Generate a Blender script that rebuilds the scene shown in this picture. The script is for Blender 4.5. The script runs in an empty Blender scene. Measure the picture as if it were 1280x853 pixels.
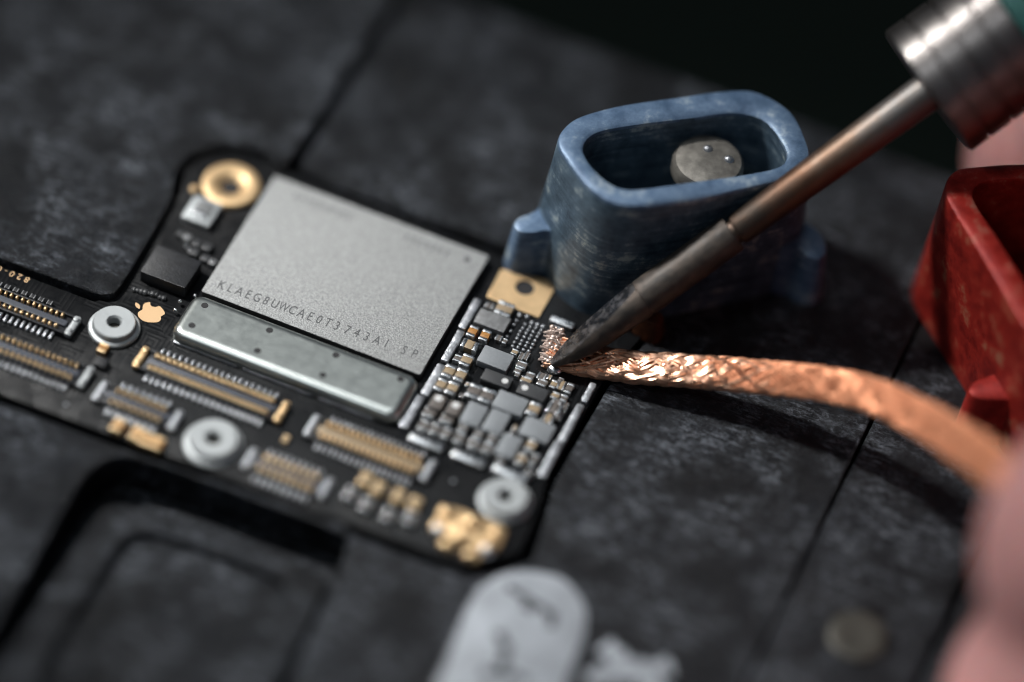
import bpy, bmesh, math, random
from mathutils import Vector, Matrix, noise
random.seed(7)
sc = bpy.context.scene
COL = sc.collection
R = math.radians

# ---------------------------------------------------------------- camera (1 unit = 1 cm)
F = 5500.0                      # focal length in photo pixels (1280 wide): a long macro lens
EL, ROLL, YAW = R(49.65), R(7.54), R(-17.15)
_h = Vector((math.sin(YAW), math.cos(YAW), 0))
FWD = math.cos(EL) * _h + Vector((0, 0, -math.sin(EL)))
_r = Vector((math.cos(YAW), -math.sin(YAW), 0)); _u = _r.cross(FWD)
RT = math.cos(ROLL) * _r + math.sin(ROLL) * _u
UP = -math.sin(ROLL) * _r + math.cos(ROLL) * _u
D0 = 26.0
CAM = -FWD * D0

def ray(px, py): return RT * (px - 640) / F - UP * (py - 426.5) / F + FWD
def at(px, py, z=0.0):          # the point at height z that the photo shows at this pixel
    d = ray(px, py); return CAM + d * ((z - CAM.z) / d.z)
def atd(px, py, dep): return CAM + ray(px, py) * dep
def proj(p):
    d = p - CAM; w = d.dot(FWD)
    return Vector((640 + F * d.dot(RT) / w, 426.5 - F * d.dot(UP) / w))
def depth(p): return (p - CAM).dot(FWD)
def sxy(px, py, z=0.0):         # local photo pixels per cm along the board's two axes
    p = at(px, py, z); a = proj(p)
    return ((proj(p + Vector((.05, 0, 0))) - a).length / .05, (proj(p + Vector((0, .05, 0))) - a).length / .05)

# ---------------------------------------------------------------- materials
MATS = {}
def nd(nt, t, **kw):
    n = nt.nodes.new(t)
    for k, v in kw.items(): setattr(n, k, v)
    return n
def mat(name, col, rough=.5, metal=0., bump=0., bscale=60., var=0., vscale=8., rvar=0., col2=None, stretch=None, spec=None, coat=0., sss=0.):
    m = bpy.data.materials.new(name); m.use_nodes = True; nt = m.node_tree
    b = nt.nodes['Principled BSDF']; L = nt.links.new
    b.inputs['Roughness'].default_value = rough; b.inputs['Metallic'].default_value = metal
    if spec is not None: b.inputs['Specular IOR Level'].default_value = spec
    if coat: b.inputs['Coat Weight'].default_value = coat; b.inputs['Coat Roughness'].default_value = .2
    c = tuple(col) + (1,)
    b.inputs['Base Color'].default_value = c
    tc = nd(nt, 'ShaderNodeTexCoord'); mp = nd(nt, 'ShaderNodeMapping'); L(tc.outputs['Object'], mp.inputs[0])
    if stretch: mp.inputs['Scale'].default_value = stretch
    n1 = nd(nt, 'ShaderNodeTexNoise'); n1.inputs['Scale'].default_value = vscale; n1.inputs['Detail'].default_value = 8; n1.inputs['Roughness'].default_value = .65
    L(mp.outputs[0], n1.inputs[0])
    if var or col2:
        rp = nd(nt, 'ShaderNodeValToRGB'); rp.color_ramp.elements[0].position = .38; rp.color_ramp.elements[1].position = .66
        rp.color_ramp.elements[0].color = tuple(x * (1 - var) for x in col) + (1,)
        rp.color_ramp.elements[1].color = (tuple(col2) if col2 else tuple(min(1, x * (1 + var)) for x in col)) + (1,)
        L(n1.outputs[0], rp.inputs[0]); L(rp.outputs[0], b.inputs['Base Color'])
    if rvar:
        mr = nd(nt, 'ShaderNodeMapRange'); mr.inputs[1].default_value = .3; mr.inputs[2].default_value = .7
        mr.inputs[3].default_value = max(.03, rough - rvar); mr.inputs[4].default_value = min(1, rough + rvar)
        L(n1.outputs[0], mr.inputs[0]); L(mr.outputs[0], b.inputs['Roughness'])
    if bump:
        n2 = nd(nt, 'ShaderNodeTexNoise'); n2.inputs['Scale'].default_value = bscale; n2.inputs['Detail'].default_value = 5
        L(mp.outputs[0], n2.inputs[0])
        bp = nd(nt, 'ShaderNodeBump'); bp.inputs['Strength'].default_value = bump; bp.inputs['Distance'].default_value = .01
        L(n2.outputs[0], bp.inputs['Height']); L(bp.outputs[0], b.inputs['Normal'])
    if sss:
        b.inputs['Subsurface Weight'].default_value = sss; b.inputs['Subsurface Radius'].default_value = (.3, .1, .06); b.inputs['Subsurface Scale'].default_value = .6
    MATS[name] = m; return m

mat('pcb', (.008, .0085, .0095), .36, bump=.25, bscale=45, var=.4, vscale=14, rvar=.12, spec=.28)
mat('chip', (.36, .37, .37), .52, .1, bump=.6, bscale=110, var=.34, vscale=95, rvar=.1)
mat('chip_side', (.012, .012, .014), .6)
mat('marking', (.10, .103, .107), .7)
mat('marking_faint', (.19, .197, .20), .6)
mat('shield', (.66, .70, .67), .31, 1., bump=.03, bscale=25, var=.025, vscale=14, rvar=.02)
mat('tin', (.72, .74, .76), .3, 1., bump=.25, bscale=40, rvar=.1, vscale=30)
mat('tin_matte', (.44, .46, .49), .48, .9, bump=.6, bscale=30, rvar=.12, vscale=22, var=.3)
mat('nickel', (.43, .455, .465), .5, .45, bump=.12, bscale=30, rvar=.08)
mat('gold', (.84, .62, .36), .44, 1., bump=.15, bscale=30, rvar=.1)
mat('gold_matte', (.74, .52, .29), .5, .75, bump=.15, bscale=25, var=.1)
mat('gold_print', (.74, .50, .28), .5, .35)
mat('cap_beige', (.33, .25, .16), .4, bump=.1)
mat('cap_orange', (.42, .20, .06), .4, bump=.1)
mat('cap_grey', (.13, .115, .105), .4, bump=.1)
mat('ic_light', (.25, .268, .285), .42, .2, bump=.04, bscale=90, var=.05, vscale=40)
mat('ic_mid', (.22, .225, .23), .45, .2, bump=.25, bscale=40, var=.25, vscale=20)
mat('ic_dark', (.045, .047, .050), .42, bump=.08, bscale=90)
mat('ic_black', (.014, .015, .018), .5, bump=.3, bscale=70, var=.4, vscale=30)
mat('white_ink', (.62, .63, .63), .5)
mat('housing', (.018, .019, .022), .42)
mat('housing_bar', (.075, .082, .10), .45)
mat('copper', (.92, .40, .22), .48, .62, rvar=.06, vscale=25, var=.10)
mat('copper_bright', (.96, .54, .36), .30, 1., rvar=.06, vscale=25, var=.08)
mat('copper_core', (.22, .09, .045), .5, .8)
mat('tinned', (.86, .70, .62), .42, .7, bump=.5, bscale=60)
mat('iron_bit', (.085, .078, .073), .55, .55, bump=.45, bscale=26, var=.4, vscale=9, rvar=.12, col2=(.135, .108, .09))
mat('iron_facet', (.36, .345, .35), .27, 1., bump=.5, bscale=26, var=.4, vscale=18, rvar=.12)
mat('rust', (.13, .042, .015), .6, .1, bump=.5, bscale=20, var=.4)
mat('grip', (.05, .20, .18), .55, bump=.1, bscale=40)
mat('screw_metal', (.26, .245, .22), .5, .7, bump=.4, bscale=12, var=.3, vscale=10)
mat('spring', (.4, .33, .25), .35, 1.)
mat('skin', (.86, .43, .41), .45, bump=.4, bscale=22, var=.16, vscale=2.5, sss=.25)
mat('nail', (.62, .36, .33), .3)
mat('pin_brass', (.085, .08, .068), .5, .5, var=.25, vscale=5, bump=.2, bscale=20)
mat('print_white', (.36, .39, .43), .6, var=.22, vscale=4, bump=.2, bscale=25)
mat('print_dark', (.045, .05, .056), .6, var=.4, vscale=8)
mat('table', (.018, .025, .020), .9, spec=.1)

def pcb_traces():
    m = MATS['pcb']; nt = m.node_tree; L = nt.links.new; b = nt.nodes['Principled BSDF']; tc = nd(nt, 'ShaderNodeTexCoord')
    vr = nd(nt, 'ShaderNodeTexVoronoi', distance='CHEBYCHEV', feature='F1'); vr.inputs['Scale'].default_value = 3.7; L(tc.outputs['Object'], vr.inputs[0])
    wv = nd(nt, 'ShaderNodeMath', operation='MULTIPLY'); wv.inputs[1].default_value = 61; L(vr.outputs['Distance'], wv.inputs[0])
    sn = nd(nt, 'ShaderNodeMath', operation='SINE'); L(wv.outputs[0], sn.inputs[0])
    rp = nd(nt, 'ShaderNodeValToRGB'); rp.color_ramp.elements[0].position = .55; rp.color_ramp.elements[1].position = .75
    rp.color_ramp.elements[0].color = (.007, .0075, .0085, 1); rp.color_ramp.elements[1].color = (.0125, .013, .014, 1); L(sn.outputs[0], rp.inputs[0]); L(rp.outputs[0], b.inputs['Base Color'])
    bp = nd(nt, 'ShaderNodeBump'); bp.inputs['Strength'].default_value = .25; bp.inputs['Distance'].default_value = .002; L(sn.outputs[0], bp.inputs['Height']); L(bp.outputs[0], b.inputs['Normal'])
pcb_traces()
def mat_surface():
    m = bpy.data.materials.new('stone_plate'); m.use_nodes = True; nt = m.node_tree; L = nt.links.new
    b = nt.nodes['Principled BSDF']
    tc = nd(nt, 'ShaderNodeTexCoord')
    def noi(scale, det=8, ro=.6, dist=0, st=None):
        n = nd(nt, 'ShaderNodeTexNoise'); n.inputs['Scale'].default_value = scale; n.inputs['Detail'].default_value = det
        n.inputs['Roughness'].default_value = ro; n.inputs['Distortion'].default_value = dist
        if st:
            mp = nd(nt, 'ShaderNodeMapping'); mp.inputs['Scale'].default_value = st[0]; mp.inputs['Rotation'].default_value = (0, 0, st[1])
            L(tc.outputs['Object'], mp.inputs[0]); L(mp.outputs[0], n.inputs[0])
        else: L(tc.outputs['Object'], n.inputs[0])
        return n
    def ramp(src, p0, p1, c0, c1):
        r = nd(nt, 'ShaderNodeValToRGB'); e = r.color_ramp.elements
        e[0].position = p0; e[1].position = p1; e[0].color = (*c0, 1); e[1].color = (*c1, 1); L(src, r.inputs[0]); return r
    def mix(a, bb, f, mode='MIX'):
        x = nd(nt, 'ShaderNodeMix', data_type='RGBA', blend_type=mode)
        if isinstance(f, float): x.inputs[0].default_value = f
        else: L(f, x.inputs[0])
        L(a, x.inputs[6]); L(bb, x.inputs[7]); return x.outputs[2]
    big = ramp(noi(1.3, 6).outputs[0], .35, .68, (.003, .0038, .0052), (.010, .0122, .0165))
    scuff = ramp(noi(13, 12, .78, .5, ((1, 1.9, 1), .5)).outputs[0], .50, .66, (0, 0, 0), (1, 1, 1))
    scr = ramp(noi(6.5, 10, .74, 1.2, ((1.2, 7, 1), -.35)).outputs[0], .53, .65, (0, 0, 0), (1, 1, 1))
    msk = ramp(noi(2.4, 6).outputs[0], .42, .62, (.05, .05, .05), (1, 1, 1))
    fine = ramp(noi(46, 6, .7).outputs[0], .56, .68, (0, 0, 0), (1, 1, 1))
    s1 = mix(scuff.outputs[0], scr.outputs[0], 1., 'ADD')
    s2 = mix(s1, fine.outputs[0], .6, 'ADD')
    s3 = mix(s2, msk.outputs[0], 1., 'MULTIPLY')
    grey = nd(nt, 'ShaderNodeRGB'); grey.outputs[0].default_value = (.19, .21, .245, 1)
    L(mix(big.outputs[0], grey.outputs[0], s3), b.inputs['Base Color'])
    rr = ramp(noi(12, 8, .7).outputs[0], .35, .7, (.30, .30, .30), (.65, .65, .65)); L(rr.outputs[0], b.inputs['Roughness'])
    b.inputs['Specular IOR Level'].default_value = .36
    hb = noi(9, 12, .74, .4); h2 = noi(34, 6, .65)
    b1 = nd(nt, 'ShaderNodeBump'); b1.inputs['Strength'].default_value = 1.; b1.inputs['Distance'].default_value = .04; L(hb.outputs[0], b1.inputs['Height'])
    b2 = nd(nt, 'ShaderNodeBump'); b2.inputs['Strength'].default_value = .8; b2.inputs['Distance'].default_value = .012; L(h2.outputs[0], b2.inputs['Height'])
    L(b1.outputs[0], b2.inputs['Normal']); L(b2.outputs[0], b.inputs['Normal'])
    MATS['plate'] = m
mat_surface()

def mat_anod(name, c0, c1, worn, lines=.30, zs=26):      # milled anodised metal: fine horizontal cutter lines, random pale scuffs
    m = bpy.data.materials.new(name); m.use_nodes = True; nt = m.node_tree; L = nt.links.new
    b = nt.nodes['Principled BSDF']; tc = nd(nt, 'ShaderNodeTexCoord')
    n = nd(nt, 'ShaderNodeTexNoise'); n.inputs['Scale'].default_value = 7; n.inputs['Detail'].default_value = 9; n.inputs['Roughness'].default_value = .7
    L(tc.outputs['Object'], n.inputs[0])
    mp = nd(nt, 'ShaderNodeMapping'); mp.inputs['Scale'].default_value = (1.2, 1.2, zs); L(tc.outputs['Object'], mp.inputs[0])
    ln = nd(nt, 'ShaderNodeTexNoise'); ln.inputs['Scale'].default_value = 1.6; ln.inputs['Detail'].default_value = 6; L(mp.outputs[0], ln.inputs[0])
    r = nd(nt, 'ShaderNodeValToRGB'); e = r.color_ramp.elements; e[0].position = .40; e[1].position = .56
    e[0].color = (*c0, 1); e[1].color = (*c1, 1); x = e.new(.66); x.color = (*worn, 1)
    ad = nd(nt, 'ShaderNodeMath', operation='MULTIPLY_ADD'); ad.inputs[1].default_value = lines; L(ln.outputs[0], ad.inputs[0])
    m2 = nd(nt, 'ShaderNodeMath', operation='MULTIPLY'); m2.inputs[1].default_value = 1.04-lines; L(n.outputs[0], m2.inputs[0]); L(m2.outputs[0], ad.inputs[2])
    L(ad.outputs[0], r.inputs[0]); L(r.outputs[0], b.inputs['Base Color'])
    b.inputs['Roughness'].default_value = .42; b.inputs['Metallic'].default_value = .2
    bp = nd(nt, 'ShaderNodeBump'); bp.inputs['Strength'].default_value = .5; bp.inputs['Distance'].default_value = .012
    L(ad.outputs[0], bp.inputs['Height']); L(bp.outputs[0], b.inputs['Normal'])
    MATS[name] = m
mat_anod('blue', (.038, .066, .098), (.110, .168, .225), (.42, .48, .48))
mat_anod('blue_rim', (.065, .115, .20), (.145, .225, .345), (.42, .50, .56))  # rim and ears bluer and lighter than walls: top light put into colour
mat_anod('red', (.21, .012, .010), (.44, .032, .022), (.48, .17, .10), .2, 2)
mat_anod('red_rim', (.27, .015, .012), (.50, .036, .026), (.5, .17, .12), .2, 2)  # light on rim and ear put into a brighter red

def mat_shaft():                        # heat-tinted brown near the bit, polished steel near the collar
    m = bpy.data.materials.new('shaft'); m.use_nodes = True; nt = m.node_tree; L = nt.links.new
    b = nt.nodes['Principled BSDF']; tc = nd(nt, 'ShaderNodeTexCoord')
    sp = nd(nt, 'ShaderNodeSeparateXYZ'); L(tc.outputs['Object'], sp.inputs[0])
    n = nd(nt, 'ShaderNodeTexNoise'); n.inputs['Scale'].default_value = 9; n.inputs['Detail'].default_value = 9; n.inputs['Roughness'].default_value = .7
    L(tc.outputs['Object'], n.inputs[0])
    mr = nd(nt, 'ShaderNodeMapRange'); mr.inputs[1].default_value = .15; mr.inputs[2].default_value = 1.15; L(sp.outputs[2], mr.inputs[0])
    ma = nd(nt, 'ShaderNodeMath', operation='MULTIPLY_ADD'); ma.inputs[1].default_value = .9; ma.inputs[2].default_value = -.45; L(n.outputs[0], ma.inputs[0])
    ad = nd(nt, 'ShaderNodeMath', operation='ADD', use_clamp=True); L(mr.outputs[0], ad.inputs[0]); L(ma.outputs[0], ad.inputs[1])
    r = nd(nt, 'ShaderNodeValToRGB'); e = r.color_ramp.elements
    e[0].color = (.10, .078, .064, 1); e[1].color = (.24, .225, .215, 1); x = e.new(.35); x.color = (.18, .10, .065, 1); x = e.new(.7); x.color = (.23, .165, .125, 1)
    L(ad.outputs[0], r.inputs[0]); L(r.outputs[0], b.inputs['Base Color'])
    b.inputs['Metallic'].default_value = .9; b.inputs['Roughness'].default_value = .47
    bp = nd(nt, 'ShaderNodeBump'); bp.inputs['Strength'].default_value = .35; bp.inputs['Distance'].default_value = .01; L(n.outputs[0], bp.inputs['Height']); L(bp.outputs[0], b.inputs['Normal'])
    MATS['shaft'] = m
mat_shaft()
def mat_collar():                       # turned steel: fine rings round the axis
    m = bpy.data.materials.new('collar'); m.use_nodes = True; nt = m.node_tree; L = nt.links.new
    b = nt.nodes['Principled BSDF']; tc = nd(nt, 'ShaderNodeTexCoord')
    mp = nd(nt, 'ShaderNodeMapping'); mp.inputs['Scale'].default_value = (.6, .6, 60); L(tc.outputs['Object'], mp.inputs[0])
    n = nd(nt, 'ShaderNodeTexNoise'); n.inputs['Scale'].default_value = 1.5; n.inputs['Detail'].default_value = 4; L(mp.outputs[0], n.inputs[0])
    n2 = nd(nt, 'ShaderNodeTexNoise'); n2.inputs['Scale'].default_value = 5; n2.inputs['Detail'].default_value = 8; L(tc.outputs['Object'], n2.inputs[0])
    r = nd(nt, 'ShaderNodeValToRGB'); r.color_ramp.elements[0].color = (.20, .18, .175, 1); r.color_ramp.elements[1].color = (.42, .39, .375, 1); L(n2.outputs[0], r.inputs[0])
    L(r.outputs[0], b.inputs['Base Color']); b.inputs['Metallic'].default_value = 1; b.inputs['Roughness'].default_value = .36
    bp = nd(nt, 'ShaderNodeBump'); bp.inputs['Strength'].default_value = .4; bp.inputs['Distance'].default_value = .008; L(n.outputs[0], bp.inputs['Height']); L(bp.outputs[0], b.inputs['Normal'])
    MATS['collar'] = m
mat_collar()

# ---------------------------------------------------------------- mesh helpers
def rrect(cx, cy, w, h, r=.0, n=3, rot=0.):
    r = min(r, w / 2 - 1e-4, h / 2 - 1e-4); pts = []
    if r <= 0: pts = [(-w/2, -h/2), (w/2, -h/2), (w/2, h/2), (-w/2, h/2)]
    else:
        for i, (sx, sy) in enumerate(((-1, -1), (1, -1), (1, 1), (-1, 1))):
            for k in range(n + 1):
                a = R(180 + 90 * i + 90 * k / n)
                pts.append((sx * (w/2 - r) + r * math.cos(a), sy * (h/2 - r) + r * math.sin(a)))
    c, s = math.cos(rot), math.sin(rot)
    return [(cx + c*x - s*y, cy + s*x + c*y) for x, y in pts]
def ccw(o):
    a = sum(o[i-1][0]*o[i][1] - o[i][0]*o[i-1][1] for i in range(len(o)))
    return list(o) if a > 0 else list(o)[::-1]
def inset(o, d):
    res = []; n = len(o)
    for i in range(n):
        p0, p1, p2 = Vector(o[i-1]), Vector(o[i]), Vector(o[(i+1) % n])
        e1 = (p1-p0).normalized(); e2 = (p2-p1).normalized()
        n1 = Vector((-e1.y, e1.x)); n2 = Vector((-e2.y, e2.x)); m = n1+n2
        if m.length < 1e-6: m = n1
        m.normalize(); k = max(.5, m.dot(n1)); res.append(tuple(p1 + m*d/k))
    return res
def smooth(pts, n=6, closed=True):
    P = [Vector(p) for p in pts]; N = len(P); out = []
    for i in range(N if closed else N-1):
        if closed: a, b, c, d = P[i-1], P[i], P[(i+1) % N], P[(i+2) % N]
        else: a, b, c, d = P[max(i-1, 0)], P[i], P[i+1], P[min(i+2, N-1)]
        for k in range(n):
            t = k/n
            out.append(.5*((2*b) + (c-a)*t + (2*a-5*b+4*c-d)*t*t + (3*b-a-3*c+d)*t**3))
    if not closed: out.append(P[-1])
    return out

class MB:
    def __init__(s): s.v = []; s.f = []; s.m = []; s.sm = []
    def add(s, vs, fs, m=0, smooth=False):
        o = len(s.v); s.v += [Vector(x) for x in vs]
        for f in fs: s.f.append([i+o for i in f]); s.m.append(m); s.sm.append(smooth)
        return s
    def rings(s, rs, m=0, sm=True, cap0=True, cap1=True, loop=False):
        n = len(rs[0]); vs = [v for r in rs for v in r]; fs = []
        K = len(rs)
        for k in range(K if loop else K-1):
            a, b = k*n, ((k+1) % K)*n
            for i in range(n):
                j = (i+1) % n; fs.append([a+i, a+j, b+j, b+i])
        s.add(vs, fs, m, sm)
        o = len(s.v)-len(vs)
        if cap0 and not loop: s.f.append([o+i for i in range(n)][::-1]); s.m.append(m); s.sm.append(False)
        if cap1 and not loop: s.f.append([o+(K-1)*n+i for i in range(n)]); s.m.append(m); s.sm.append(False)
        return s
    def prism(s, o, z0, z1, ch=0., m=0, sm=False, flare=0.):
        o = ccw(o); rs = [[(x, y, z0) for x, y in (inset(o, -flare) if flare else o)]]
        if ch:
            rs += [[(x, y, z1-ch) for x, y in o], [(x, y, z1-ch*.3) for x, y in inset(o, ch*.3)], [(x, y, z1) for x, y in inset(o, ch)]]
        else: rs.append([(x, y, z1) for x, y in o])
        return s.rings(rs, m, sm)
    def lathe(s, prof, n=32, c=(0, 0, 0), m=0, sm=True, loop=False, cap0=True, cap1=True):
        rs = [[(c[0]+r*math.cos(2*math.pi*i/n), c[1]+r*math.sin(2*math.pi*i/n), c[2]+z) for i in range(n)] for r, z in prof]
        return s.rings(rs, m, sm, cap0, cap1, loop)
    def tube(s, path, rad, n=6, m=0):
        rs = []; T = None; N = None
        for i, p in enumerate(path):
            t = (path[min(i+1, len(path)-1)] - path[max(i-1, 0)]).normalized()
            if N is None: N = t.orthogonal().normalized()
            N = (N - t*N.dot(t)).normalized(); B = t.cross(N)
            rr = rad[i] if isinstance(rad, list) else rad
            rs.append([p + (N*math.cos(2*math.pi*k/n) + B*math.sin(2*math.pi*k/n))*rr for k in range(n)])
        return s.rings(rs, m, True)
    def ball(s, c, r, nu=10, nv=6, m=0, sq=1.):
        prof = [(max(1e-4, r*math.sin(math.pi*k/nv)), -r*sq*math.cos(math.pi*k/nv)) for k in range(nv+1)]
        return s.lathe(prof, nu, c, m)
    def build(s, name, mats, parent=None, keep=False):
        me = bpy.data.meshes.new(name)
        if keep: o0 = Vector((0, 0, 0))
        else:
            lo = [min(v[i] for v in s.v) for i in range(3)]; hi = [max(v[i] for v in s.v) for i in range(3)]
            o0 = Vector(((lo[0]+hi[0])/2, (lo[1]+hi[1])/2, lo[2]))
        me.from_pydata([v-o0 for v in s.v], [], s.f)
        me.polygons.foreach_set('material_index', s.m); me.polygons.foreach_set('use_smooth', s.sm)
        for mm in (mats if isinstance(mats, (list, tuple)) else [mats]): me.materials.append(MATS[mm])
        bm = bmesh.new(); bm.from_mesh(me); bmesh.ops.recalc_face_normals(bm, faces=bm.faces); bm.to_mesh(me); bm.free()
        me.set_sharp_from_angle(angle=R(38)); me.update()
        ob = bpy.data.objects.new(name, me); COL.objects.link(ob)
        put(ob, o0, parent); return ob
WLOC = {}
def put(ob, o0, parent):                # world place of an unrotated object under an unrotated parent
    WLOC[ob.name] = Vector(o0)
    if parent is not None:
        ob.parent = parent; ob.location = Vector(o0) - WLOC[parent.name]
    else: ob.location = o0
def empty(name, loc):
    o = bpy.data.objects.new(name, None); COL.objects.link(o); o.empty_display_size = .2
    o.location = loc; WLOC[o.name] = Vector(loc); return o
def tag(o, label, cat, group=None, kind=None):
    if label: o['label'] = label
    if cat: o['category'] = cat
    if group: o['group'] = group
    if kind: o['kind'] = kind
    return o
def xy(px, py, z=0.): p = at(px, py, z); return (p.x, p.y)
def poly(pts, z=0.): return [xy(a, b, z) for a, b in pts]

def curve_mesh(name, splines, z0, z1, bevel, mats, parent=None):   # filled 2-D outlines (holes and islands), with real thickness
    cu = bpy.data.curves.new(name, 'CURVE'); cu.dimensions = '2D'; cu.fill_mode = 'BOTH'
    cu.extrude = (z1-z0)/2 - bevel; cu.bevel_depth = bevel; cu.bevel_resolution = 2; cu.offset = -bevel
    for o in splines:
        sp = cu.splines.new('POLY'); sp.points.add(len(o)-1); sp.use_cyclic_u = True
        for q, (x, y) in zip(sp.points, o): q.co = (x, y, 0, 1)
    tmp = bpy.data.objects.new('tmp', cu); COL.objects.link(tmp)
    bpy.context.view_layer.update()
    dg = bpy.context.evaluated_depsgraph_get()
    me = bpy.data.meshes.new_from_object(tmp.evaluated_get(dg)); bpy.data.objects.remove(tmp)
    me.name = name
    me.transform(Matrix.Translation((0, 0, (z0+z1)/2)))
    me.materials.clear(); me.materials.append(MATS[mats])
    ob = bpy.data.objects.new(name, me); COL.objects.link(ob); put(ob, (0, 0, 0), parent); return ob
def text_mesh(s, size, sx=1.):
    cu = bpy.data.curves.new('t', 'FONT'); cu.body = s; cu.size = size; cu.align_x = 'CENTER'; cu.align_y = 'CENTER'; cu.resolution_u = 3
    tmp = bpy.data.objects.new('tmp', cu); COL.objects.link(tmp); bpy.context.view_layer.update()
    me = bpy.data.meshes.new_from_object(tmp.evaluated_get(bpy.context.evaluated_depsgraph_get())); bpy.data.objects.remove(tmp)
    vs = [(v.co.x*sx, v.co.y) for v in me.vertices]; fs = [list(p.vertices) for p in me.polygons]
    bpy.data.meshes.remove(me); return vs, fs
def text_onto(mb, s, size, x, y, z, rot=0., sx=1., bold=0.):
    vs, fs = text_mesh(s, size, sx); c, sn = math.cos(rot), math.sin(rot)
    mb.add([(x + c*a - sn*b, y + sn*a + c*b, z) for a, b in vs], fs)

# ================================================================ SETTING
ZP = -.03        # main plate top
ZN = .05         # raised plate beside the board
ZF = -.34        # recess floor
FAR = 14.
_b = at(560, 0, ZP); VBACK = _b.y + .05           # rear edge of the plate
g1 = at(360, 203, ZN).x; g1b = at(372, 203, ZP).x
g2 = at(1083, 540, ZP).x
g3 = at(1200, 735, ZP).x
# board outline, clockwise from the left end of the arm
BO = poly([(-330, 213), (0, 333), (118, 377), (150, 367), (186, 305), (226, 243), (232, 212), (258, 193), (300, 188), (345, 207),
           (622, 318), (640, 326), (708, 352), (822, 398), (753, 477), (684, 598), (672, 640), (650, 690), (585, 708), (530, 688), (400, 640), (0, 492), (-330, 370)])
# north boundary of the recess, then main plate as ONE outline: rear, right groove, front, left, then along the board
south = poly([(-520, 315), (0, 502), (400, 652), (530, 702), (585, 722), (664, 702), (682, 645), (692, 604), (759, 484), (830, 399), (712, 343), (628, 305), (376, 212)], ZP)
main = [(g1b, VBACK), (g2-.011, VBACK), (g2-.011, -FAR), (-FAR, -FAR), (-FAR, south[0][1])] + south + [(g1b, south[-1][1]+.05)]
pocket = smooth(poly([(92, 618), (114, 588), (146, 571), (188, 578), (300, 615), (405, 650), (428, 662), (432, 690), (385, 800), (350, 890), (310, 960), (150, 1000), (-60, 930), (-75, 890), (-10, 790)], ZP), 4)
pad_o = smooth(poly([(112, 636), (136, 616), (172, 618), (300, 660), (388, 692), (414, 710), (410, 732), (362, 824), (310, 915), (270, 940), (130, 950), (-20, 905), (-38, 870), (10, 790)], ZP), 4)
pad_i = smooth(poly([(150, 668), (178, 652), (230, 664), (315, 696), (348, 712), (352, 740), (310, 820), (270, 880), (200, 900), (80, 890), (40, 860), (90, 760)], ZP), 4)
surf = tag(empty('work_surface', (0, 0, ZF)), 'scuffed black stone-like repair fixture plate under and around the circuit board', 'surface', kind='structure')
curve_mesh('fixture_plate', [main, [tuple(p) for p in pocket]], ZF, ZP, .018, 'plate', surf)
MB().prism([tuple(p) for p in inset(ccw([tuple(q) for q in pocket]), -.02)], ZF, ZP-.28).build('pocket_floor', 'plate', surf)
curve_mesh('recess_pad', [[tuple(p) for p in pad_o]], ZF, ZP-.15, .02, 'plate', surf)
curve_mesh('pad_rim', [[tuple(p) for p in inset(ccw([tuple(q) for q in pad_o]), .03)], [tuple(p) for p in pad_i]], ZP-.155, ZP-.09, .012, 'plate', surf)
nwp = poly([(0, 322), (112, 364)], ZN)
arc = smooth(poly([(112, 363.5), (134, 368), (152, 356), (190, 293)], ZN), 5, False)
arc2 = smooth(poly([(216, 246), (220, 213), (246, 190), (285, 181), (330, 189), (348, 204)], ZN), 5, False)
nw = [(-FAR, nwp[0][1] - (nwp[1][1]-nwp[0][1])*8)] + [nwp[0]] + [tuple(p) for p in arc] + [tuple(p) for p in arc2] + [(g1, arc2[-1].y+.02), (g1, VBACK), (-FAR, VBACK)]
curve_mesh('raised_plate', [nw], ZF, ZN, .014, 'plate', surf)
curve_mesh('side_plate', [[(g2+.011, -FAR), (g3-.02, -FAR), (g3-.02, VBACK), (g2+.011, VBACK)]], ZF, ZP-.004, .014, 'plate', surf)
curve_mesh('end_plate', [[(g3+.02, -FAR), (FAR, -FAR), (FAR, VBACK), (g3+.02, VBACK)]], ZF, ZP-.008, .014, 'plate', surf)
MB().prism([(-FAR-.3, -FAR-.3), (FAR+.3, -FAR-.3), (FAR+.3, VBACK+.02), (-FAR-.3, VBACK+.02)], ZF-.6, ZF+.002).build('base_slab', 'plate', surf, keep=False)
# printed white marks on the plate, at the front
st = smooth(poly([(540, 880), (562, 816), (588, 752), (612, 726), (650, 714), (700, 722), (728, 752), (732, 786), (716, 832), (694, 885), (660, 935), (560, 935)], ZP), 5)
pm = MB().prism([tuple(p) for p in st], ZP-.01, ZP+.005, .003).build('printed_mark', 'print_white', surf)
def strip(mb, pts, w, z, zt=.004):
    q = [Vector(xy(a, b, z)) for a, b in pts]; q = smooth(q, 5, False)
    L_, R_ = [], []
    for i, p in enumerate(q):
        t = (q[min(i+1, len(q)-1)] - q[max(i-1, 0)]).normalized(); n_ = Vector((-t.y, t.x)); ww = w*(.75+.25*math.sin(i*1.7))
        L_.append(tuple(p+n_*ww/2)); R_.append(tuple(p-n_*ww/2))
    mb.prism(L_ + R_[::-1], z, z+zt)
gm = MB()
strip(gm, [(634, 732), (660, 750), (684, 764), (694, 776)], .055, ZP+.005)
strip(gm, [(654, 756), (668, 764)], .06, ZP+.0055)
strip(gm, [(686, 764), (690, 784)], .06, ZP+.006)
strip(gm, [(622, 790), (632, 812), (626, 838)], .07, ZP+.005)
strip(gm, [(602, 842), (640, 846), (660, 856)], .07, ZP+.0055)
gm.build('printed_glyph', 'print_dark', pm)
xm = MB()
strip(xm, [(754, 806), (772, 822), (798, 842), (830, 868)], .15, ZP)
strip(xm, [(840, 832), (806, 838), (770, 842), (732, 848)], .14, ZP+.001)
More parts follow.
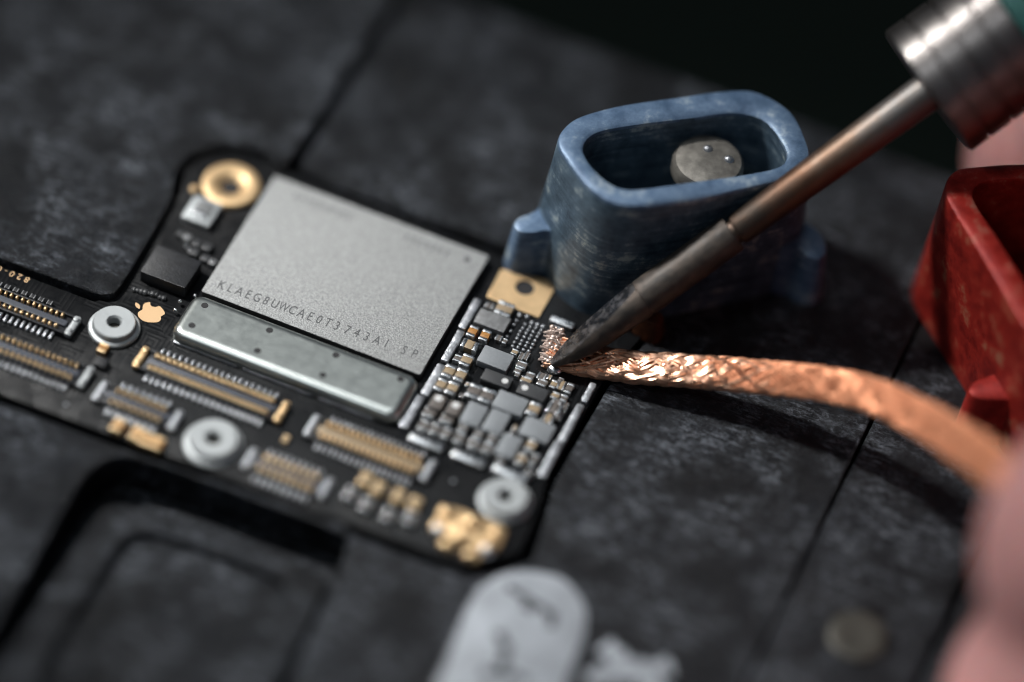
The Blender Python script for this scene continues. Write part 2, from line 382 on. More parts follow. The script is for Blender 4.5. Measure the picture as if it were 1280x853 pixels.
xm.build('printed_mark', 'print_white', surf)
MB().prism([(-300, -300), (300, -300), (300, 300), (-300, 300)], -3.2, -3.0).build('table', 'table').__setitem__('kind', 'structure')

p = at(1072, 797, ZP)
t = tag(empty('locating_pin', p), 'round dull brass pin head set flush in the plate near the hand', 'pin')
MB().lathe([(.001, -.1), (.172, -.1), (.172, .018), (.158, .026), (.10, .022), (.001, .02)], 40, p).build('pin_head', 'pin_brass', t)

# ================================================================ CIRCUIT BOARD
brd = tag(empty('circuit_board', at(400, 450, -.1)), 'black phone logic board with silver memory chip and gold connectors', 'circuit board')
MB().prism(BO, -.1, 0, .006).build('substrate', 'pcb', brd)

# memory chip
ZC = .062
cc = [at(345, 218, ZC), at(612, 322, ZC), at(525, 467, ZC), at(250, 365, ZC)]
x0 = (cc[0].x + cc[3].x)/2; x1 = (cc[1].x + cc[2].x)/2; y1 = (cc[0].y + cc[1].y)/2; y0 = (cc[2].y + cc[3].y)/2
cx, cy, cw, ch_ = (x0+x1)/2, (y0+y1)/2, x1-x0, y1-y0
m = MB(); m.prism(rrect(cx, cy, cw, ch_, .012), .012, ZC-.004, 0, 1); m.prism(rrect(cx, cy, cw-.002, ch_-.002, .012), ZC-.004, ZC, .0035, 0)
chip = m.build('memory_chip', ['chip', 'chip_side'], brd)
tm = MB()
def on_chip(mb, s, px, py, size, sx=.86, z=.0012):
    pp = at(px, py, ZC); text_onto(mb, s, size, pp.x, pp.y, ZC+z, 0., sx)
A, B = Vector((277, 357)), Vector((421, 408))
for i, s_ in enumerate('KLAEG8UWCAE0T3'):
    q = A.lerp(B, i/13); on_chip(tm, s_, q.x, q.y, .096, .60 if s_ == 'W' else .70)
for s_, q in zip('743A1SP', [(434, 413), (446, 417), (458, 421.5), (471, 426), (483, 430), (505, 438.5), (518, 443)]): on_chip(tm, s_, *q, .096, .70)
tm.build('chip_lettering', 'marking', chip)
fm = MB()
on_chip(fm, 'SAMSUNG', 402, 258, .085, 1.)
fm.build('chip_lettering', 'marking_faint', chip)
fm = MB()
for k in range(7):
    pp = at(508+k*8.5, 297+k*3.3, ZC); fm.prism(rrect(pp.x, pp.y, .018, .055, .006), ZC, ZC+.001)
fm.build('worn_lettering', 'marking_faint', chip)
pp = at(584, 324.6, ZC); MB().lathe([(.001, 0), (.02, 0), (.02, .001), (.001, .001)], 16, (pp.x, pp.y, ZC)).build('pin_one_dot', 'marking', chip)

# shield can
ZS = .088
sc_ = [at(240, 370, ZS), at(524, 478, ZS), at(494, 526, ZS), at(212, 413, ZS)]
x0 = (sc_[0].x+sc_[3].x)/2; x1 = (sc_[1].x+sc_[2].x)/2; y1 = (sc_[0].y+sc_[1].y)/2; y0 = (sc_[2].y+sc_[3].y)/2
y1 = sum(at(*q, ZS).y for q in [(337, 413), (420, 444), (501, 474)])/3 + .078
o = ccw(rrect((x0+x1)/2, (y0+y1)/2, x1-x0, y1-y0, .075, 6))
rs = [[(x, y, .004) for x, y in o], [(x, y, ZS-.05) for x, y in o]]
for k in range(1, 6):
    a = R(90*k/5); rs.append([(x, y, ZS-.05+.05*math.sin(a)) for x, y in inset(o, .05*(1-math.cos(a)))])
rs.append([(x, y, ZS) for x, y in inset(o, .062)])
shield = MB().rings(rs, 0, True).build('shield_can', 'shield', brd)
for q in [(256, 382), (240, 407), (337, 413), (322, 438.5), (420, 444), (403.5, 469), (501, 474)]:
    pp = at(*q, ZS); MB().lathe([(.001, 0), (.0215, 0), (.0205, .0016), (.001, .0012)], 18, (pp.x, pp.y, ZS-.0002)).build('vent_hole', 'chip_side', shield)
for a, b in (((217, 428), (298, 459)), ((303, 461), (392, 496)), ((398, 498), (468, 525))):   # solder rail in front of the can
    p0, p1 = at(*a), at(*b); MB().prism(rrect((p0.x+p1.x)/2, p0.y*.5+p1.y*.5, p1.x-p0.x, .026, .01), .0, .02, .008, 0, True).build('ground_rail', 'tin_matte', brd)

# parts on the power area: pixel box helpers
def blk(px, py, ul, vl, h, ch=.004, r=.006, z0=.004, m=0, mb=None, zref=None):
    zr = h if zref is None else zref
    p = at(px, py, zr); su, sv = sxy(px, py, zr)
    mb = mb or MB(); mb.prism(rrect(p.x, p.y, ul/su, vl/sv, r), z0, h, ch, m); return mb, p, ul/su, vl/sv
Z5 = lambda x, y: (490 + x/4.267, 360 + y/4.267)
def ic(px, py, ul, vl, mt, h=.05, dot=None, name='power_chip'):
    mb, p, w, l = blk(px, py, ul, vl, h); ob = mb.build(name, mt, brd)
    if dot:
        q = at(*dot, h); MB().lathe([(.001, 0), (.02, 0), (.02, .001), (.001, .001)], 20, (q.x, q.y, h)).build('pin_one_dot', 'white_ink', ob)
    return ob
k = 4.267
ic(*Z5(535, 172), 172/k, 83/k, 'ic_mid', .045)
ic(*Z5(553, 373), 168/k, 95/k, 'ic_light', .055)
ic(*Z5(560, 482), 160/k, 64/k, 'ic_dark', .045, Z5(603, 497))
ic(*Z5(752, 550), 158/k, 70/k, 'ic_dark', .045, Z5(708, 533))
ic(*Z5(632, 612), 168/k, 98/k, 'ic_light', .055)
ic(*Z5(437, 672), 108/k, 122/k, 'ic_light', .055)
ic(*Z5(557, 712), 108/k, 126/k, 'ic_light', .055)
ic(*Z5(775, 755), 165/k, 106/k, 'ic_light', .055)
ic(635.7, 557, 24.6, 29, 'ic_light', .055)
def dotcube(px, py, dx, dy):
    mb, p, w, l = blk(px, py, 16.5, 18, .07); ob = mb.build('inductor', 'cap_grey', brd)
    q = at(dx, dy, .07); MB().lathe([(.001, 0), (.024, 0), (.022, .002), (.001, .002)], 20, (q.x, q.y, .07)).build('pin_one_dot', 'white_ink', ob)
dotcube(547, 502, 548.5, 498); dotcube(568, 510, 570, 506.7)

def cap(px, py, ul, vl, h=.045, body='cap_beige', ax='v', tm='tin', big=True, name='capacitor'):
    p = at(px, py, h); su, sv = sxy(px, py, h); w, l = ul/su, vl/sv
    e = .27 * (l if ax == 'v' else w)
    if big:
        mb = MB()
        mb.prism(rrect(p.x, p.y, w-.004 if ax == 'v' else w-2*e, l-2*e if ax == 'v' else l-.004, .002), .004, h-.002, .002)
        ob = mb.build(name, body, brd)
        for s in (-1, 1):
            dx, dy = (0, s*(l-e)/2) if ax == 'v' else (s*(w-e)/2, 0)
            MB().prism(rrect(p.x+dx, p.y+dy, w if ax == 'v' else e, e if ax == 'v' else l, .007), .002, h, .006, 0, True).build('terminal', tm, ob)
        return ob
    mb = MB()
    mb.prism(rrect(p.x, p.y, (w-.003) if ax == 'v' else w-2*e, l-2*e if ax == 'v' else l-.003, .0), .004, h-.002, .001, 0)
    for s in (-1, 1):
        dx, dy = (0, s*(l-e)/2) if ax == 'v' else (s*(w-e)/2, 0)
        mb.prism(rrect(p.x+dx, p.y+dy, w if ax == 'v' else e, e if ax == 'v' else l, .004), .002, h, .004, 1, True)
    return mb.build(name, [body, tm], brd)
for x, y, u, v, b, ax in [(430, 228, 50, 62, 'cap_orange', 'v'), (497, 250, 50, 62, 'cap_orange', 'v'), (415, 300, 90, 50, 'cap_beige', 'u'), (398, 382, 60, 66, 'cap_beige', 'v'),
        (305, 440, 60, 72, 'cap_beige', 'v'), (367, 460, 58, 72, 'cap_beige', 'v'), (262, 512, 55, 74, 'cap_beige', 'v'), (322, 530, 58, 74, 'cap_beige', 'v'),
        (600, 108, 92, 74, 'cap_beige', 'v'), (438, 547, 72, 78, 'cap_grey', 'v'), (508, 572, 72, 78, 'cap_grey', 'v'), (758, 642, 64, 74, 'cap_beige', 'v'), (868, 640, 76, 60, 'cap_grey', 'u'), (835, 692, 60, 50, 'cap_beige', 'u')]:
    cap(*Z5(x, y), u/k, v/k, .05, b, ax)
for x, y, u, v in [(350, 372, 40, 36), (570, 265, 36, 32), (602, 282, 26, 28), (655, 340, 36, 32), (690, 362, 26, 42), (718, 362, 30, 46), (693, 408, 56, 38), (672, 440, 40, 28),
        (667, 462, 26, 20), (738, 466, 46, 38), (716, 490, 60, 34), (800, 470, 50, 40), (802, 503, 54, 36), (842, 474, 24, 26), (864, 511, 36, 46), (905, 517, 40, 52), (946, 532, 40, 58),
        (902, 488, 30, 20), (872, 572, 44, 40), (917, 586, 38, 36), (882, 604, 54, 28), (895, 676, 30, 54), (925, 632, 26, 52), (402, 512, 22, 24), (372, 572, 24, 26), (655, 742, 26, 30), (640, 770, 24, 26), (520, 92, 44, 30)]:
    cap(*Z5(x, y), u/k, v/k, .032, random.choice(['cap_grey', 'cap_grey', 'cap_beige']), random.choice('vvu'), big=False)
for px, py, u, v, b in [(537, 515, 16, 12, 'cap_grey'), (559, 523, 16, 12, 'cap_grey'), (530, 531, 12, 14, 'cap_grey'), (543.6, 535.5, 12, 14, 'cap_grey'), (557.7, 541, 12, 14, 'cap_grey'), (574.5, 547, 12, 14, 'cap_grey'),
        (592.8, 554.5, 15, 13, 'cap_grey'), (609.7, 560, 13, 13, 'cap_grey'), (598.5, 542, 11, 11, 'cap_grey'), (615, 548, 11, 12, 'cap_grey'), (579, 534, 12, 10, 'cap_grey'), (664, 556, 12, 16, 'cap_beige'),
        (652, 573, 11, 16, 'cap_beige'), (668, 574, 8, 16, 'cap_grey'), (661, 590, 9, 10, 'cap_grey'), (625, 576, 10, 9, 'cap_grey')]:
    cap(px, py, u, v, .045, b, 'v', 'tin', big=False)
# shield rails round the opened area
def rail(px, py, ul, vl, mt='tin_matte', h=.03):
    mb, *_ = blk(px, py, ul, vl, h, .008, .012); return mb.build('shield_rail', mt, brd)
for a in [(587.5, 391.6, 10, 42), (566.2, 431.5, 10, 44), (541.6, 473.7, 11, 44), (515, 513, 12, 46), (736, 490, 9, 27), (714, 528, 10, 53), (688, 573, 11, 50)]: rail(*a)
for a in [(533, 551.7, 45, 11), (585.8, 572, 44, 11), (638.5, 590.5, 46, 11)]: rail(*a, 'tin', .035)
rail(703, 402, 32, 8, 'tin', .03); rail(697, 410.5, 15, 6, 'tin_matte', .03)
# the grid of bare solder balls
Z7 = lambda x, y: (570 + x/8.533, 340 + y/8.533)
for colm in [[(680, 460), (650, 520), (620, 565), (585, 630), (545, 690), (515, 735)],
             [(762, 478), (738, 560), (715, 600), (690, 635), (670, 672), (650, 710), (625, 750), (605, 790)],
             [(810, 545), (790, 590), (770, 625), (750, 655), (730, 695), (705, 735), (688, 770), (662, 805)],
             [(870, 565), (850, 600), (825, 640), (805, 680), (785, 715), (765, 755), (745, 790), (720, 830), (698, 868)],
             [(928, 585), (910, 625), (888, 660), (868, 695), (845, 735), (823, 775), (803, 810), (778, 845), (756, 884)]]:
    for i, q in enumerate(colm):
        pp = at(*Z7(*q), .01); r_ = .0115 if i else .015
        MB().ball((pp.x, pp.y, .008), r_, 10, 6, 0, .8).build('solder_ball', 'tin_matte', brd)
# gold lug with a hole at the corner
lug = poly([(626, 338), (698, 354), (673, 399), (608, 372)])
hc = at(656, 361)
hole = [(hc.x + .058*math.cos(a*math.pi/12), hc.y + .058*math.sin(a*math.pi/12)) for a in range(24)]
curve_mesh('gold_lug', [ccw(lug), hole], .001, .012, .003, 'gold_matte', brd)
MB().lathe([(.001, .0005), (.06, .0005), (.06, .003), (.001, .003)], 24, (hc.x, hc.y, 0)).build('lug_hole', 'chip_side', brd)

# rings and standoffs
g = at(289, 231, .03)
ring = [(.056, .004), (.176, .004), (.180, .02), (.172, .033), (.155, .039), (.11, .038), (.085, .030), (.064, .012)]
go = MB().lathe(ring, 48, (g.x, g.y, 0), loop=True).build('screw_ring', 'gold_matte', brd)
MB().lathe([(.001, .001), (.06, .001), (.06, .004), (.001, .004)], 24, (g.x, g.y, 0)).build('hole', 'chip_side', go)
def standoff(px, py, r, h=.07):
    c = at(px, py, h); s = r/.15
    pr = [(.036*s, .002), (r*1.0, .002), (r*1.02, .018), (r*.97, .028), (r*.86, .032), (r*.84, h-.010), (r*.79, h), (.048*s, h), (.038*s, h-.012)]
    ob = MB().lathe(pr, 44, (c.x, c.y, 0), loop=True).build('standoff', 'nickel', brd)
    MB().lathe([(.001, .002), (.036*s, .002), (.036*s, .012), (.001, .012)], 24, (c.x, c.y, 0)).build('threaded_hole', 'pin_brass', ob)
standoff(143, 402, .152); standoff(267, 547, .172); standoff(632, 619, .158)
# little shiny module by the ring
mb, p, w, l = blk(252.6, 263, 37, 33, .05, .006, .01)
md = mb.build('light_module', 'nickel', brd)
MB().prism(rrect(p.x+.005, p.y+.022, w*.55, l*.48, .01), .05, .056, .002).build('window', 'ic_mid', md)
MB().prism(rrect(p.x, p.y-.035, w*.52, l*.2, .012), .05, .062, .005, 0, True).build('bar', 'tin', md)
mb, p, w, l = blk(214, 333, 60, 40, .09, .005, .008); mb.build('black_chip', 'ic_black', brd)
for px, py, u, v, mt in [(234, 296, 10, 9, 'ic_mid'), (246, 303, 12, 10, 'ic_dark'), (259, 308, 12, 10, 'ic_dark'), (243, 314, 12, 10, 'ic_dark'), (257, 322, 12, 9, 'ic_dark'), (266, 327, 9, 8, 'ic_mid'), (226, 291, 9, 8, 'ic_dark')]:
    blk(px, py, u, v, .035, .006)[0].build('small_chip', mt, brd)
for px, py in [(233.5, 297), (232.5, 307), (236, 312), (265, 327), (244, 370), (225, 377), (219, 388)]:
    q = at(px, py, .03); MB().ball((q.x, q.y, .03), .013, 10, 6).build('solder_ball', 'tin', brd)
for i in range(9):
    q = at(168+i*4.6, 361+i*1.5+random.uniform(-2, 2), .01); MB().ball((q.x, q.y, .008), random.uniform(.012, .024), 10, 6, 0, .7).build('underfill_lump', 'ic_dark', brd)
q = at(243, 236, .02); MB().ball((q.x, q.y, .015), .03, 12, 8, 0, .6).build('solder_ball', 'gold_matte', brd)
cap(129, 434, 12, 12, .05, 'cap_orange', 'v', 'gold'); blk(127, 452, 16, 12, .04)[0].build('small_chip', 'ic_black', brd)
# gold fruit-shaped emblem, lying on its side (leaf to the left)
lc = at(187.5, 391)
body = [(0, -.86), (.28, -.99), (.5, -.93), (.72, -.62), (.86, -.25), (.66, -.05), (.60, .22), (.70, .45), (.88, .58), (.70, .84), (.42, .93), (.2, .86), (0, .78), (-.2, .86), (-.45, .93), (-.78, .72), (-.97, .25), (-.92, -.25), (-.72, -.7), (-.5, -.96), (-.25, -.98)]
def emb(pts, s=.078): return [(lc.x - y*s*.95 + .008, lc.y + x*s) for x, y in pts]
em = MB(); em.prism([tuple(q) for q in smooth(emb(body), 4)], .0, .003)
em.prism([tuple(q) for q in smooth(emb([(-.03, 1.02), (.22, 1.1), (.36, 1.32), (.36, 1.56), (.12, 1.46), (-.02, 1.25)]), 4)], .0, .003)
em.build('emblem', 'gold_print', brd)
tm = MB()
for s_, q in zip('820-0', [(33.8, 350), (24.6, 346.3), (15.2, 342.6), (7.2, 339.6), (-1, 336.3)]):
    pp = at(*q); text_onto(tm, s_, .062, pp.x, pp.y, .0025, math.pi, 1.)
tm.build('board_lettering', 'gold_print', brd)

# board-to-board connectors
def connector(a, b, w, pitch, pin='gold', pins=True, endm='gold_matte', h=.055, name='board_connector', indiv=True, bar='housing_bar', pw=.58, far=True):
    zr = h*.8; p0, p1 = at(*a, zr), at(*b, zr); L = p1.x-p0.x; cy = (p0.y+p1.y)/2; cx = (p0.x+p1.x)/2
    ob = MB().prism(rrect(cx, cy, L, w, .015), .003, h*.45, .005).build(name, 'housing', brd)
    MB().prism(rrect(cx, cy, L*.86, w*.28, .01), h*.45, h*.75, .004).build('centre_bar', bar, ob)
    for s in (-1, 1):
        MB().prism(rrect(cx, cy+s*w*.44, L*.9, w*.10, .003), h*.45, h*.80, .003).build('side_wall', 'housing', ob)
        ec = cx+s*(L/2-.022)
        e = MB(); e.prism(rrect(ec, cy, .042, w*1.0, .012), h*.3, h*.9, .008, 0, True); eo = e.build('end_bracket', endm, ob)
        for t_ in (-1, 1):
            MB().prism(rrect(ec-s*.003, cy+t_*w*.3, .032, w*.2, .010), h*.9, h*1.08, .006, 0, True).build('latch', pin if endm == 'gold_matte' else endm, eo)
    n = max(3, int((L-.16)/pitch)); st_ = 'gold_contact'; stuff = MB(); tails = MB()
    for i in range(n):
        x = cx + (i-(n-1)/2)*pitch
        for s in (-1, 1):
            y = cy+s*w*.29
            g_ = MB() if indiv else stuff
            g_.prism(rrect(x, y, pitch*pw, w*.19, .004), h*.45, h*1.02, .006, 0, True)
            if indiv: g_.build(st_, pin, ob)
            if s > 0 and not far: continue
            t_ = MB() if (s < 0 and indiv) else tails
            t_.prism(rrect(x, cy+s*(w*.5+.026), pitch*.5, .055, .004), .001, .022, .006, 0, True)
            if s < 0 and indiv: t_.build('solder_tail', 'tin_matte', ob)
    if stuff.v: stuff.build(st_, pin, ob)['kind'] = 'stuff'
    if tails.v: tails.build('solder_tail', 'tin_matte', ob)['kind'] = 'stuff'
    return ob
connector((-75, 344), (96, 408), .155, .037, endm='nickel', pw=.42, far=False)
connector((-80, 400), (113, 471), .165, .037, far=False, indiv=False, endm='nickel', pw=.40)
connector((171, 446), (358, 514), .165, .0385, pin='gold', pw=.86)
connector((122, 486), (224, 527), .15, .042, endm='tin_matte', indiv=True, h=.05)
connector((385, 531), (541, 588), .165, .034, endm='tin_matte', indiv=False, bar='cap_beige', pin='gold_matte', pw=.6)
connector((308, 571), (412, 611), .15, .04, endm='tin_matte', indiv=False, h=.05)
# capacitors along the front edge of the board
for px, py in [(148, 531), (171, 541), (183, 548), (197, 553)]: cap(px, py, 15, 16, .05, 'cap_orange', 'v', 'gold')
for px, py in [(457, 598), (473, 609), (498, 619), (519, 628)]: cap(px, py, 15, 16, .05, 'cap_beige', 'v', 'gold')
for px, py in [(439, 616), (459, 630), (486, 643), (514, 647)]: cap(px, py, 15, 15, .05, 'cap_grey', 'v', 'tin')
for i in range(9): cap(38+i*10.5-60, 366+i*4.0-20, 7, 6, .03, 'ic_black', 'u', 'ic_mid', big=False)
# antenna sockets: stepped gold can with silver balls
rc = at(588, 660, .04)
rf = MB().prism(rrect(rc.x, rc.y, .40, .22, .07, 4), .003, .03, .006).build('antenna_socket', 'gold_matte', brd)
for px, py, u, v in [(558, 639, 20, 14), (590, 650, 22, 16), (622, 664, 20, 14), (546, 655, 12, 14), (578, 668, 18, 13), (612, 680, 16, 12), (560, 679, 20, 10), (590, 692, 22, 9)]:
    mb, p, w_, l_ = blk(px, py, u, v, .055, .008, .015); cu_ = mb.build('contact_shell', 'gold_matte', rf)
    MB().lathe([(.001, .055), (.026, .055), (.024, .068), (.014, .072), (.001, .072)], 16, (p.x, p.y, 0)).build('contact_post', 'gold', cu_)
for px, py in [(548, 664), (608, 690)]:
    c = at(px, py, .05); MB().ball((c.x, c.y, .05), .04, 16, 10).build('solder_ball', 'tin', rf)
# rows of small passives and vias over the open areas
occ = [(-75, 345, 96, 408, 24), (-80, 400, 113, 471, 24), (171, 446, 358, 514, 22), (122, 486, 224, 527, 20), (385, 531, 541, 588, 22), (308, 571, 412, 611, 20), (217, 428, 470, 526, 9),
       (143, 402, 144, 403, 36), (267, 549, 268, 550, 44), (632, 621, 633, 622, 40), (540, 650, 630, 680, 36), (440, 600, 520, 640, 24), (130, 532, 200, 553, 14), (187, 391, 188, 392, 20), (-5, 336, 40, 352, 9), (129, 434, 130, 450, 14)]
def free(px, py, r):
    for ax, ay, bx, by, d in occ:
        v, w_ = Vector((bx-ax, by-ay)), Vector((px-ax, py-ay)); t = max(0, min(1, w_.dot(v)/max(1, v.length_squared)))
        if (w_-v*t).length < d+r: return False
    return True
rg = random.Random(11)
for row in range(16):
    bx, by = rg.uniform(0, 600), 0
    by = 372 + bx*.37 + rg.uniform(0, 110)
    for i in range(rg.randint(2, 6)):
        px, py = bx+i*12, by+i*4.4
        if py < 372+px*.37-4 or py > 480+px*.365 or px > 640 or not free(px, py, 6): continue
        if px > 215 and py < 428+(px-217)*.39+10: continue
        occ.append((px, py, px+1, py, 5))
        cap(px, py, 8, 9, .028, rg.choice(['cap_grey', 'ic_black', 'cap_beige']), 'v', rg.choice(['tin', 'tin_matte', 'gold']), big=False)
for i in range(70):
    px = rg.uniform(0, 640); py = rg.uniform(372, 480) + px*.366
    if not free(px, py, 3) or (px > 210 and py < 440+(px-217)*.39): continue
    q = at(px, py); MB().lathe([(.001, .006), (.012, .006), (.010, .008), (.001, .008)], 10, (q.x, q.y, 0)).build('via', rg.choice(['gold_matte', 'tin_matte']), brd)

# ================================================================ CLAMPS
def clamp(name, label, outer, inner, ztop, flare, mt, ears, grow):
    O = [Vector(p) for p in smooth(poly(outer, ztop), 6)]; I = [Vector(p) for p in smooth(poly(inner, ztop), 6)]
    c = sum(O, Vector((0, 0)))/len(O)
    root = tag(empty(name, (c.x, c.y, ZP)), label, 'clamp', 'anodised fixture clamps')
    Ot = ccw([tuple(p) for p in O]); It = ccw([tuple(p) for p in I])
    def ringat(o, z, sc_, d=0.):
        q = inset(o, d) if d else o
        return [((x-c.x)*sc_+c.x, (y-c.y)*sc_+c.y, z + (.012*noise.noise(Vector((x*3, y*3, 0))) if z > ztop-.05 else 0)) for x, y in q]
    N = len(Ot)
    rs = []
    for i in range(7):
        z = ZP+.002 + (ztop-.03-ZP)*i/6; rs.append(ringat(Ot, z, 1+flare*(1-i/6)))
    rs += [ringat(Ot, ztop-.01, 1, .008), ringat(Ot, ztop, 1, .028)]
    # inner ring resampled to N points by angle order
    rs_in = [ringat(It, ztop, 1, -.02), ringat(It, ztop-.012, 1, -.004), ringat(It, ztop-.03, 1), ringat(It, ZP+.002, 1+flare*.6)]
    mb = MB(); mb.rings(rs, 0, True, False, False)
    m2 = MB(); m2.rings(rs_in, 0, True, False, False)
    off = len(mb.v); M = len(It)
    mb.add(m2.v, m2.f, 0, True)
    # bridge rim and base by matching the nearest angles
    def bridge(a0, n, b0, m_):
        A_ = [mb.v[a0+i] for i in range(n)]; B_ = [mb.v[b0+i] for i in range(m_)]
        j0 = min(range(m_), key=lambda j: (B_[j]-A_[0]).length)
        i = j = 0
        while i < n or j < m_:
            if j >= m_ or (i < n and (A_[(i+1) % n]-B_[(j0+j) % m_]).length <= (A_[i % n]-B_[(j0+j+1) % m_]).length):
                mb.f.append([a0+i % n, a0+(i+1) % n, b0+(j0+j) % m_]); i += 1
            else:
                mb.f.append([a0+i % n, b0+(j0+j+1) % m_, b0+(j0+j) % m_]); j += 1
            mb.m.append(0); mb.sm.append(True)
    bridge(8*N, N, off, M); bridge(0, N, off+3*M, M)
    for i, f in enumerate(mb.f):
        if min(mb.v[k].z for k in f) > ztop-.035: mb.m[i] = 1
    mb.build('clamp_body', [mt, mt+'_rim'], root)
    for pts, zt in ears:
        e = smooth(poly(pts, zt), 5)
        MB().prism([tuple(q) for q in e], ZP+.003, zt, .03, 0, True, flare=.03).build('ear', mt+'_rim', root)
    return root
Z1 = lambda x, y: (610 + x/2.844, 80 + y/2.844)
out_b = [Z1(*q) for q in [(248, 270), (300, 196), (430, 152), (640, 118), (830, 92), (960, 96), (1080, 168), (1135, 275), (1140, 340), (1080, 398), (870, 452), (680, 488), (490, 502), (375, 452), (290, 352)]]
in_b = [Z1(*q) for q in [(340, 290), (400, 238), (600, 205), (760, 184), (890, 172), (985, 200), (1045, 275), (1062, 330), (1020, 368), (870, 395), (700, 420), (560, 440), (480, 438), (415, 405), (362, 350)]]
ZE = .36
ear_l = [Z1(*q) for q in [(330, 560), (268, 604), (210, 592), (160, 600), (110, 596), (90, 568), (108, 540), (160, 520), (230, 470), (330, 440)]]
ear_r = [Z1(*q) for q in [(1000, 520), (1110, 545), (1185, 600), (1205, 655), (1185, 692), (1140, 688), (1095, 660), (1040, 650), (990, 600)]]
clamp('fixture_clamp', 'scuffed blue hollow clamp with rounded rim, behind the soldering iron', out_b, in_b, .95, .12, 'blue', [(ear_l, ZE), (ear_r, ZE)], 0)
out_r = [(1188, 256), (1182, 240), (1183, 226), (1191, 214), (1206, 208), (1245, 205), (1290, 203), (1345, 200), (1400, 200), (1445, 206), (1472, 225), (1486, 260), (1488, 310), (1472, 370), (1446, 420), (1412, 452), (1372, 466), (1332, 458), (1304, 436), (1280, 404), (1250, 356), (1220, 308)]
in_r = [(1222, 256), (1217, 242), (1221, 231), (1235, 225), (1262, 223), (1300, 221), (1350, 219), (1395, 221), (1428, 233), (1446, 260), (1449, 305), (1434, 360), (1410, 404), (1380, 428), (1352, 430), (1326, 412), (1300, 378), (1270, 332), (1242, 288)]
ear_q = [(1400, 514), (1330, 504), (1270, 500), (1235, 499), (1217, 495), (1211, 486), (1216, 477), (1230, 470), (1262, 458), (1300, 440), (1390, 430), (1420, 470)]
clamp('fixture_clamp', 'worn red hollow clamp at the right edge, above the copper braid', out_r, in_r, .95, .07, 'red', [(ear_q, ZE)], 0)
# screw standing inside the blue clamp
s0 = at(886, 199, .80)
t = tag(empty('screw', (s0.x, s0.y, ZP)), 'dull grey round screw head standing inside the blue clamp', 'screw')
MB().lathe([(.001, 0), (.10, 0), (.10, .68), (.001, .68)], 24, (s0.x, s0.y, ZP+.001)).build('shank', 'screw_metal', t)
MB().lathe([(.001, .66), (.19, .66), (.215, .69), (.215, .76), (.195, .79), (.12, .805), (.001, .807)], 40, (s0.x, s0.y, 0)).build('head', 'screw_metal', t)
for q in [(885, 187), (911, 200)]:  # small balls added to give the screw head its two glints
    c = at(*q, .80); MB().ball((c.x, c.y, .79), .034, 12, 8).build('glint_bead', 'tin_matte', t)
sp = MB(); sp.tube([Vector((s0.x + .16*math.cos(i*.5), s0.y + .16*math.sin(i*.5), ZP+.03+i*.0048)) for i in range(62)], .018, 8); sp.build('spring', 'spring', t)
# rust-brown block half hidden by the iron
c = at(812, 398, .1)
tag(MB().prism(rrect(c.x, c.y, .15, .12, .03), ZP+.002, .13, .03, 0, True, flare=.02).build('resin_block', 'rust'), 'small rust-brown block half hidden under the iron barrel', 'block')

# ================================================================ SOLDERING IRON
tip = at(690, 456, .075); FOC = depth(tip)
fc = atd(1158, 116, FOC-.18)
AX = (fc-tip).normalized()
LF = (fc-tip).length
iron = tag(empty('soldering_iron', tip), 'soldering iron with dark chisel tip pressing on the copper braid', 'soldering iron')
toc = (CAM-tip).normalized()
Xa = (toc - AX*toc.dot(AX)).normalized(); Ya = AX.cross(Xa)
Mr = Matrix((Xa, Ya, AX)).transposed().to_4x4()
iron.rotation_mode = 'QUATERNION'; iron.rotation_quaternion = Mr.to_quaternion()
def ipart(mb, name, mt, parent=iron, z0=0.):
    ob = mb.build(name, mt, None, keep=True); ob.parent = parent; ob.location = (0, 0, z0); return ob
def tpos(px, py):                       # distance along the axis whose centre shows nearest this pixel
    best = min((( proj(tip+AX*t) - Vector((px, py))).length, t) for t in [i*.01 for i in range(900)]); return best[1]
zr, zb = tpos(799, 366), tpos(915, 291)
def rad(z, wpx): return wpx/2 * depth(tip+AX*z)/F
rB = rad((zr+zb)/2, 49)
bm_ = MB(); bm_.lathe([(.010, -.004), (.028, .004), (.066, .10), (.095, .25), (rB*.92, .46), (rB*.95, zr*.86), (rB*.985, zr-.012), (rB*.96, zr-.004), (rB*.96, zr)], 48)
bit = ipart(bm_, 'bit', ['iron_bit', 'iron_facet'])
b2 = bmesh.new(); b2.from_mesh(bit.data)
for nrm, off in ((Vector((.52, -.854, -.0)), 0), (Vector((-.52, .854, 0)), 1)):
    # two flats running to the edge of the bit; the wide tinned one faces up and to the left
    zt = .68 if off == 0 else .40; rr = rB*.93
    n_ = Vector((nrm.x, nrm.y, -(rr-.014)/zt)).normalized()
    geo = b2.verts[:]+b2.edges[:]+b2.faces[:]
    cut = bmesh.ops.bisect_plane(b2, geom=geo, plane_co=nrm*.014, plane_no=n_, clear_outer=True)
    ed = [e for e in cut['geom_cut'] if isinstance(e, bmesh.types.BMEdge)]
    ff = bmesh.ops.contextual_create(b2, geom=ed)['faces']
    for f in ff: f.material_index = 1 if off == 0 else 0; f.smooth = False
bmesh.ops.recalc_face_normals(b2, faces=b2.faces); b2.to_mesh(bit.data); b2.free()
ipart(MB().lathe([(rB*.9, zr+.001), (rB*.99, zr+.004), (rB*1.0, zr+.03), (rB*1.0, zb-.012), (rB*.96, zb), (rB*.80, zb+.002), (rB*.74, zb-.012), (.05, zb-.02)], 48), 'barrel', 'iron_bit')
r1, r2 = rad(zb, 41), rad(LF, 50)
ipart(MB().lathe([(r1*.80, -.018), (r1*.80, .022), (r1*.93, .026), (r1, .045), ((r1+r2)/2, (LF-zb)*.5), (r2, LF-zb-.02), (r2, LF-zb+.1)], 48), 'shaft', 'shaft', z0=zb)
